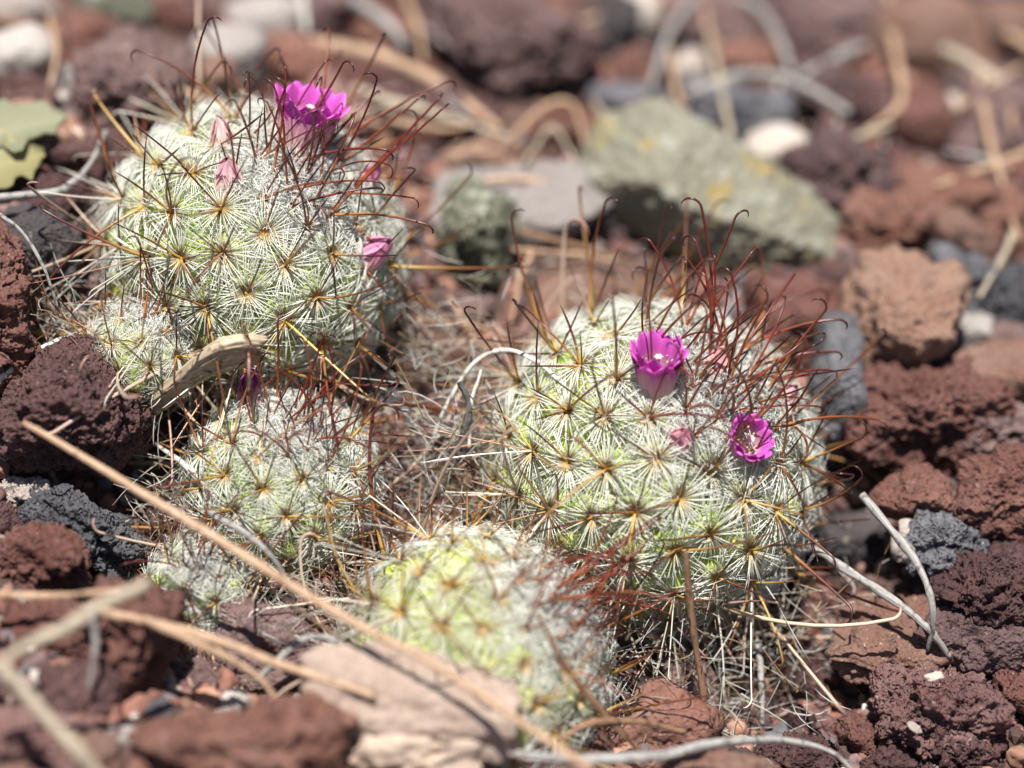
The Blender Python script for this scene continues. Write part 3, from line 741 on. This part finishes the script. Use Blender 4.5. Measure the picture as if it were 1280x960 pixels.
stem([(1078, 618, 6), (1108, 655, 4), (1140, 695, 1), (1163, 745, -1), (1168, 780, 0), (1160, 812, 3)], [12, 13, 13, 12, 11, 10], 'grey', 'upper curved grey stem beside the cream pebbles')
stem([(1010, 680, 8), (1060, 712, 6), (1110, 745, 3), (1160, 785, 1), (1188, 822, 3)], [10, 13, 13, 11, 10], 'grey', 'straight grey stem crossing under the curved one')
stem([(858, 690, -8), (864, 760, -4), (876, 850, 0), (886, 935, 2)], [8, 12, 11, 10], 'brown', 'upright brown stem in front of the big round cactus')
stem([(672, 766, -22), (705, 830, -19), (755, 892, -14), (815, 952, -9)], [5, 11, 13, 12], 'brown', 'leaning brown stem in front of the yellow green cactus')
stem([(700, 925, -18), (745, 902, -15), (800, 903, -11), (858, 916, -8)], [8, 11, 12, 11], 'brown', 'short bent brown twig crossing the leaning brown stem', 'twig', 'twig')
stem([(540, 556, 12), (556, 510, 10), (590, 456, 9), (630, 437, 8), (672, 452, 6), (712, 486, 3)], [7, 8, 8, 8, 7, 5], 'white', 'bleached stem arching over the gap beside the big round cactus')
stem([(586, 560, 8), (590, 500, 8), (602, 462, 9)], [5, 7, 6], 'white', 'second bleached stem inside the arching one')
stem([(574, 476, 7), (586, 500, 7), (583, 535, 7), (560, 566, 8)], [8, 8, 8, 10], 'dark', 'black twig piece in the gap between the cacti', 'twig', 'twig', wob=.25)
stem([(-20, 246, 12), (40, 243, 13), (80, 236, 16), (112, 205, 20), (132, 165, 26)], [11, 11, 11, 11, 9], 'grey', 'bent whitish stem left of the tall cactus')
stem([(0, 268, 4), (28, 290, 1), (55, 335, 0), (72, 385, 2)], [5, 6, 6, 6], 'grey', 'thin grey stem lying over the dark speckled stone')
stem([(-5, 478, 4), (30, 450, 4), (70, 426, 6), (110, 420, 6), (142, 436, 8)], [9, 9, 8, 8, 5], 'white', 'white stem curving over the dark maroon stone')
stem([(260, 640, -6), (300, 662, -8), (335, 690, -9), (358, 725, -6), (368, 760, -3)], [10, 11, 10, 8, 7], 'grey', 'bent grey brown twig in front of the small cactus', 'twig', 'twig')
stem([(195, 555, 8), (235, 585, 3), (270, 625, -1), (290, 650, -1)], [6, 11, 9, 6], 'white', 'cream stalk leaning on the small cactus')
stem([(205, 470, 4), (192, 490, 4), (186, 505, 5)], [7, 9, 6], 'white', 'short white splinter beside the dead wood chip', 'splinter', 'splinter', wob=.2, n=10)
stem([(62, 20, 56), (72, 70, 50), (58, 120, 44), (62, 150, 40), (45, 205, 36)], [14, 17, 15, 14, 16], 'straw', 'drooping tan strip left of the broad maroon boulder', 'dry_strip', 'dry strip', flat=.4)
stem([(-10, 24, 70), (40, 32, 66), (82, 46, 60)], [12, 13, 12], 'brown', 'dark brown twig above the drooping strip', 'twig', 'twig')
stem([(-10, 160, 26), (30, 178, 26), (60, 190, 28)], [10, 11, 9], 'straw', 'short straw lying on the yellow green leaf', 'straw', 'straw')
stem([(60, 176, 36), (95, 172, 36), (150, 178, 34)], [8, 10, 8], 'straw', 'tan straw behind the bent whitish stem', 'straw', 'straw')
B = lambda pl, wd, mt, lb, **k: stem(pl, wd, mt, lb, **k)
B([(390, 50), (480, 72), (560, 112), (625, 160)], [18, 22, 22, 16], 'straw', 'long tan straw behind the magenta flower', name='straw', cat='straw')
B([(440, 110), (540, 140), (640, 172)], [14, 18, 12], 'beige', 'beige straw parallel to the long tan straw', name='straw', cat='straw')
B([(180, 90), (240, 118), (300, 140), (360, 160)], [10, 12, 12, 10], 'straw', 'thin straw behind the crown of the tall cactus', name='straw', cat='straw')
B([(440, 0), (475, 25), (510, 58)], [22, 24, 20], 'grey', 'grey rod behind the long tan straw', name='dry_twig')
B([(372, -20), (380, 10), (382, 38)], [18, 18, 16], 'white', 'short white rod at the back', name='dry_twig')
B([(500, -20), (520, 30), (530, 80)], [14, 16, 12], 'straw', 'upright straw beside the mauve boulder', name='straw', cat='straw')
B([(640, 172), (680, 135), (715, 132), (735, 185)], [10, 12, 12, 10], 'straw', 'bent straw above the beige slab', name='straw', cat='straw')
B([(655, 205), (690, 160), (722, 205)], [9, 9, 8], 'beige', 'looped pale straw above the beige slab', name='straw', cat='straw')
B([(810, 110), (838, 40), (880, -8), (940, 5), (972, 45), (990, 92)], [12, 16, 18, 20, 22, 20], 'grey', 'pale arching stem in the background', name='dry_twig')
B([(860, 120), (940, 92), (1000, 106), (1062, 140)], [16, 20, 20, 18], 'grey', 'long pale stem crossing below the arching one', name='dry_twig')
B([(888, 50), (900, 110), (922, 205)], [16, 18, 16], 'beige', 'upright pale stem above the lichen stone', name='dry_twig')
B([(1000, 98), (1050, 72), (1080, 58)], [16, 20, 18], 'grey', 'short pale stem beside the mauve stone', name='dry_twig')
B([(836, 60), (845, 110), (860, 160)], [10, 13, 10], 'straw', 'thin upright straw beside the blue white pebble', name='straw', cat='straw')
B([(1108, -20), (1118, 60), (1125, 130), (1080, 165)], [18, 20, 20, 14], 'straw', 'bent tan straw left of the bright orange stone', name='straw', cat='straw')
B([(1180, 60), (1240, 95), (1300, 125)], [18, 20, 18], 'beige', 'pale straw crossing the bright orange stone', name='straw', cat='straw')
B([(1190, 0), (1250, 35), (1300, 70)], [18, 20, 18], 'straw', 'tan straw over the bright orange stone', name='straw', cat='straw')
B([(1225, 95), (1238, 180), (1256, 240), (1272, 300)], [14, 16, 16, 14], 'straw', 'upright leaning straw at the right', name='straw', cat='straw')
B([(1170, 232), (1225, 212), (1290, 188)], [10, 14, 14], 'straw', 'tan straw lying over the flat red stone', name='straw', cat='straw')
B([(1268, 290), (1250, 330), (1225, 372)], [12, 13, 10], 'beige', 'beige straw beside the blue grey stones', name='straw', cat='straw')
B([(630, 285), (690, 300), (800, 330)], [9, 11, 9], 'brown', 'brown stick under the lichen stone', name='twig', cat='twig')
B([(640, 312), (720, 318), (770, 325)], [8, 9, 7], 'straw', 'straw beside the brown stick under the lichen stone', name='straw', cat='straw')
B([(560, 370), (590, 415), (618, 452)], [9, 10, 8], 'straw', 'tan straw behind the bleached arching stem', name='straw', cat='straw')
B([(665, 318), (650, 350), (640, 400)], [10, 12, 8], 'straw', 'curved straw beside the smooth pinkish stone', name='straw', cat='straw')
B([(510, 398), (560, 402), (620, 412)], [9, 10, 8], 'straw', 'tan straw lying in the gap between the big cacti', name='straw', cat='straw')
B([(925, 360), (905, 400), (895, 440)], [10, 11, 9], 'grey', 'grey blade behind the big round cactus crown', name='dry_twig')
stem([(945, 800, 12), (952, 850, 10), (953, 905, 9)], [9, 11, 10], 'grey', 'short upright grey stem in the shade under the cactus')
stem([(1082, 880, 10), (1080, 915, 8), (1078, 950, 7)], [12, 14, 12], 'white', 'short pale stem piece beside the rough stone')

# loose straws scattered over the stones behind
for k in range(16):
    x0, y0 = R.uniform(420, 1270), R.uniform(-10, 330); a_ = R.uniform(0, 3.14); L_ = R.uniform(60, 150)
    mt = R.choice(('straw', 'beige', 'straw', 'grey'))
    pth = [(x0 + math.cos(a_) * L_ * f + R.uniform(-10, 10), y0 + math.sin(a_) * L_ * .6 * f + R.uniform(-8, 8)) for f in (-.5, 0, .5)]
    B(pth, [9, 12, 8], mt, 'loose dry %s straw lying across the stones behind the cacti' % {'straw': 'tan', 'beige': 'beige', 'grey': 'grey'}[mt], name='straw', cat='straw', group='loose %s straws behind the cacti' % {'straw': 'tan', 'beige': 'beige', 'grey': 'grey'}[mt])

# dead wood chip: a split flake standing on edge, bright top edge, shaded face
P = spline([at_d(172, 520, 8), at_d(218, 486, 3), at_d(258, 454, -1), at_d(290, 441, -2), at_d(326, 437, -1)], 90)
nS = 44; ang = np.linspace(0, 2 * math.pi, nS, endpoint=False); tt = np.linspace(0, 1, 90)
hh = np.interp(tt, [0, .1, .4, .7, .93, 1], [1.5, 2.1, 2.3, 2.9, 2.9, 2.2]); th = np.interp(tt, [0, .3, .8, 1], [.8, 1.2, 1.3, .9])
se = lambda c_: np.sign(c_) * np.abs(c_) ** .5
Zax = nrm(np.array([-.12, -.30, 1.0])); Yax = nrm(np.array([.25, 1.0, .28]))
V = P[:, None] + hh[:, None, None] * se(np.sin(ang))[None, :, None] * Zax + th[:, None, None] * se(np.cos(ang))[None, :, None] * Yax
V = V.reshape(-1, 3); t = np.repeat(tt, nS); an = np.tile(ang, 90); cen = np.repeat(P, nS, 0)
cc_ = np.column_stack([np.cos(an), np.sin(an), t * .55]) * (4.5, 4.5, 3)
gr = fbm(cc_, 4, 5); fi = fbm(np.column_stack([np.cos(an) * 16, np.sin(an) * 16, t * 5]), 3, 9)
V = V + nrm_rows(V - cen) * (.34 * gr + .26 * fi)[:, None]
endm = np.clip((t - .9) / .1, 0, 1)[:, None]; dirn = nrm(P[-1] - P[-4])
V = V + endm * dirn * (1.0 * fbm(np.column_stack([np.cos(an) * 3, np.sin(an) * 3, an * 0]), 3, 4) + .9 * np.sin(an))[:, None]
F = []
for i in range(89):
    for j in range(nS):
        p_, q_ = i * nS + j, i * nS + (j + 1) % nS; F += [(p_, q_ + nS, q_), (p_, p_ + nS, q_ + nS)]
V = np.vstack([V, V[:nS].mean(0), V[-nS:].mean(0) - dirn * .5]); n0 = 90 * nS
for j in range(nS): F += [(j, (j + 1) % nS, n0), (89 * nS + j, n0 + 1, 89 * nS + (j + 1) % nS)]
t = np.append(t, [0, 1]); an = np.append(an, [0, 0])
o = ob('wood_chip', mk('wood_chip', V - P[0], np.array(F), WM['drift'], np.column_stack([np.abs(an / 6.2832 - .5) * 2.2, t * .4, np.zeros(len(t))])), loc=P[0])
tag(o, 'curved beige dead wood chip between the maroon stone and the small cactus', 'wood chip')

# leaves at the back left
def leaf(px, py, dep, L, W, axr, colr, label, rg):
    nu, nv = 9, 14; V = []; T = []
    for layer in (0, 1):
        for i in range(nv):
            v = i / (nv - 1); wv = W * math.sin(math.pi * (.05 + .93 * v)) ** .75 * (1 + .22 * math.sin(v * 19 + L) + .12 * math.sin(v * 47))
            for j in range(nu):
                u = (j / (nu - 1) - .5) * 2
                V.append((L * (v - .5), u * wv, .9 * u * u + .8 * math.sin(v * 3) - .25 * layer + rg.uniform(-.08, .08))); T.append(abs(u))
    F = []; o_ = nu * nv
    for i in range(nv - 1):
        for j in range(nu - 1):
            a = i * nu + j; F += [(a, a + nu, a + nu + 1), (a, a + nu + 1, a + 1)]; b_ = a + o_; F += [(b_, b_ + nu + 1, b_ + nu), (b_, b_ + 1, b_ + nu + 1)]
    o = ob('leaf', mk('leaf', V, np.array(F), PETAL, ramp(np.array(T), [(0, tuple(c * 1.1 for c in colr)), (.2, colr), (1, tuple(c * .85 for c in colr))])), loc=at_d(px, py, dep), quat=frame(cam2w(axr[0]), cam2w(axr[1])))
    tag(o, label, 'leaf'); return o
leaf(14, 168, 26, 17, 6.0, ((-.1, .75, .65), (.8, .55, .1)), (.36, .36, .235), 'pale yellow green dry leaf under the drooping strip', R)
leaf(4, 210, 21, 13, 4.6, ((.1, .6, .8), (.8, .3, -.3)), (.37, .34, .17), 'yellow dry leaf below the pale one', R)
leaf(78, 10, 84, 10, 3.4, ((0, .5, .86), (.2, .9, 0)), (.16, .30, .04), 'small bright green leaf at the back', R)

# white chips on the rough stone
for i, (px, py) in enumerate(((1168, 846), (1143, 910))):
    V, F = rock(300 + i, (1.3, .75, .22), sub=4, planes=6, p=24, rough=.12, chunk=.35)
    o = ob('chip', mk('chip', V, F, RM['white']), loc=at_d(px, py, -3.2), quat=frame(cam2w((-.2 + .5 * i, .7, .7)), cam2w((.8, .5 - i, .1)))); tag(o, ('upper', 'lower')[i] + ' white chip stuck on the rough reddish mauve stone', 'chip')

# ------------------------------------------------------------------ filler stones between the big ones
protos = []
for k in range(14):
    rd = NR.uniform(.75, 1.15, 3); V, F = rock(500 + k, tuple(rd * 4), sub=4, pits=(.6 if k % 2 else .2), pitsize=1.3, rough=.12)
    protos.append((V, F))
PM = {}
WORDS = {'maroon': 'dark maroon', 'red': 'red brown', 'orange': 'orange tan', 'purple': 'mauve', 'grey': 'blue grey', 'dark': 'blackish', 'mauve': 'dusty mauve', 'slab': 'pale grey', 'white': 'whitish'}
CUT = (' under ', ' beside ', ' behind ', ' in ', ' with ', ' between ', ' right ', ' left ', ' touching ', ' on ', ' above ', ' inside ', ' just ', ' crossed ', ' below ', ' leaning ', ' at ', ' far ', ' beyond ')
def nick(lb):
    i = min([lb.find(k) for k in CUT if k in lb] + [len(lb)]); return lb[:i]
nks = [nick(x[1]) for x in LAND]
MARK = [(x[0], nk) for x, nk in zip(LAND, nks) if nks.count(nk) == 1 and x[2] >= 42]
MARK += [(CI['A'].c, 'tall left cactus'), (CI['B'].c, 'big round cactus'), (CI['C'].c, 'small cactus with the purple bud'), (CI['D'].c, 'yellow green cactus')]
kinds = ['red'] * 8 + ['maroon'] * 6 + ['purple'] * 6 + ['orange'] * 4 + ['grey'] * 3 + ['mauve'] * 3 + ['slab'] * 1 + ['white'] * 1 + ['dark'] * 1
placed = tries = 0; loose = []
SA = np.zeros((6000, 3)); SN = len(STONES); SA[:SN] = [(q[0][0], q[0][1], q[1]) for q in STONES]
def clash(P, sz, pk): return bool((np.hypot(SA[:SN, 0] - P[0], SA[:SN, 1] - P[1]) < pk * (SA[:SN, 2] + sz)).any())
CCOL = {'red': (.22, .105, .082), 'maroon': (.12, .066, .062), 'purple': (.17, .11, .106), 'orange': (.31, .17, .12), 'grey': (.15, .147, .16), 'mauve': (.21, .135, .13), 'slab': (.4, .36, .33), 'white': (.6, .52, .46), 'dark': (.06, .05, .05)}
while tries < 16000:
    tries += 1
    px, py = R.uniform(-260, 1540), R.uniform(-220, 1120)
    sz = (R.choice((8.5, 7.2, 6.0, 5.0, 4.2)) if tries < 3000 else R.choice((3.6, 2.8, 2.3, 1.9)) if tries < 7000 else R.uniform(1.0, 1.9)) * R.uniform(.85, 1.2) * (1.2 if py < 250 else 1)
    P, dd = hit(px, py, sz * (.05 if sz < 4 else -.1))
    pk = .74 if sz > 2 else .66
    if clash(P, sz, pk): continue
    if any(np.hypot(*(P - c.c)[:2]) < c.r * .85 + sz * .6 for c in CI.values()): continue
    mt = R.choice(kinds); pi_ = R.randrange(14); SA[SN] = (P[0], P[1], sz); SN += 1
    if sz > 3 and mt in ('white', 'slab', 'grey'): mt = R.choice(('purple', 'red', 'maroon'))
    if not (-30 < px < 1310 and -30 < py < 990) or sz < 2.3 or placed >= 190:
        loose.append((P, sz, mt)); continue
    if (pi_, mt) not in PM: PM[(pi_, mt)] = mk('lava_stone', *protos[pi_], RM[mt])
    o = ob('lava_stone', PM[(pi_, mt)], loc=P, scale=sz / 4)
    o.rotation_euler = (R.uniform(0, 6), R.uniform(0, 6), R.uniform(0, 6))
    nk = min(MARK, key=lambda m_: np.linalg.norm(m_[0] - P))[1]
    tag(o, 'small %s stone in the gravel near the %s' % (WORDS[mt], nk), 'stone', 'small %s stones near the %s' % (WORDS[mt], nk)); placed += 1
for k in range(9000):             # the bed goes on around the part in view
    x_, y_ = R.uniform(-250, 250), R.uniform(-185, 360)
    sz = (R.choice((9.5, 8, 6.5, 5)) if k < 2200 else R.uniform(2.2, 4.2)) * R.uniform(.85, 1.15)
    P = np.array((x_, y_, hfast(np.array([[x_, y_]]))[0])); v_ = P - CAMP; dp = v_ @ FWD
    px, py = 640 + v_ @ RIGHT / dp * DIST / PX, 480 - v_ @ UP / dp * DIST / PX
    if -200 < px < 1480 and -160 < py < 1060: continue
    if clash(P, sz, .74): continue
    SA[SN] = (P[0], P[1], sz); SN += 1; loose.append((P, sz, R.choice(kinds[:27])))
print('fillers', placed, 'loose', len(loose))
GM = vcol_mat('gravel', .9, 0, .2)
lp = [rock(700 + k, tuple(NR.uniform(.75, 1.15, 3)), sub=3, pits=0, rough=.2) for k in range(8)]
lpb = [(v / 4, f) for v, f in protos[:6]]
parts = []
for P, sz, mt in loose:
    v, f = lp[R.randrange(8)] if sz < 3.2 else lpb[R.randrange(6)]; q = Quaternion(NR.normal(0, 1, 4)); q.normalize(); M3 = np.array(q.to_matrix())
    v = v * sz; v = v @ M3.T + P
    parts.append((v, f, np.array(CCOL[mt]) * R.uniform(.75, 1.2) * (1 + .25 * fbm(v * .9, 2, 3))[:, None]))
V, F, Cc = join(parts); o = ob('loose_stones', mk('loose_stones', V, F, GM, Cc)); tag(o, 'small loose volcanic stones filling the bed between the larger ones', 'stones', kind='stuff')
# gravel grains
D1, F1 = ico(1)
xs = np.concatenate([NR.uniform(-110, 110, 18000), NR.uniform(-260, 260, 18000)]); ys = np.concatenate([NR.uniform(-75, 190, 18000), NR.uniform(-190, 370, 18000)]); zz = hfast(np.column_stack([xs, ys]))
parts = []; cols = np.array([(.2, .095, .075), (.12, .06, .055), (.26, .145, .11), (.13, .12, .13), (.09, .055, .05), (.3, .25, .22)])
for x_, y_, z_ in zip(xs, ys, zz):
    s = R.choice((.4, .6, .8, 1.1, 1.5)); v = D1 * NR.uniform(.6, 1.2, 3) * s * NR.uniform(.8, 1.2, (len(D1), 1)) + (x_, y_, z_ - .5)
    parts.append((v, F1, np.tile(cols[R.randrange(6)] * R.uniform(.7, 1.2), (len(v), 1))))
V, F, Cc = join(parts)
o = ob('gravel', mk('gravel', V, F, GM, Cc, smooth=False)); tag(o, 'fine reddish volcanic gravel between the stones', 'gravel', kind='stuff')

# dry spine and straw litter at the feet of the cacti
parts = []
for (px, py, sx, sy, dep, cnt) in ((500, 620, 40, 60, 14, 240), (560, 650, 50, 40, 12, 220), (345, 745, 70, 26, 2, 260), (215, 650, 24, 60, 8, 160), (870, 850, 80, 50, 12, 260),
                                   (960, 790, 60, 60, 14, 200), (540, 440, 50, 40, 22, 160), (80, 405, 50, 18, 10, 160), (580, 560, 26, 60, 12, 150), (420, 760, 40, 40, -2, 140), (730, 720, 60, 40, 6, 200), (760,860,60,50,4,160)):
    for _ in range(cnt):
        P = at_d(R.gauss(px, sx), R.gauss(py, sy), dep + R.gauss(0, 3.5)); P[2] = max(P[2], hgt(P[:2])[0] + .2)
        d = nrm(NR.normal(0, 1, 3) * (1, 1, .55)); L = R.uniform(3, 10); bd = NR.normal(0, .07, 3) * L; r_ = R.uniform(.06, .12)
        v, f, t = tube([P, P + d * L * .25 + bd * .75, P + d * L * .5 + bd, P + d * L * .75 + bd * .75, P + d * L], [r_, r_, r_, r_ * .8, r_ * .3], 3)
        cc = R.choice(((.62, .6, .54), (.52, .48, .4), (.42, .32, .2), (.3, .17, .1), (.7, .69, .65)))
        parts.append((v, f, np.tile(cc, (len(v), 1))))
V, F, Cc = join(parts)
o = ob('spine_litter', mk('spine_litter', V, F, SPINE, Cc)); tag(o, 'pale dry fallen spines littering the gaps around the cacti', 'litter', kind='stuff')
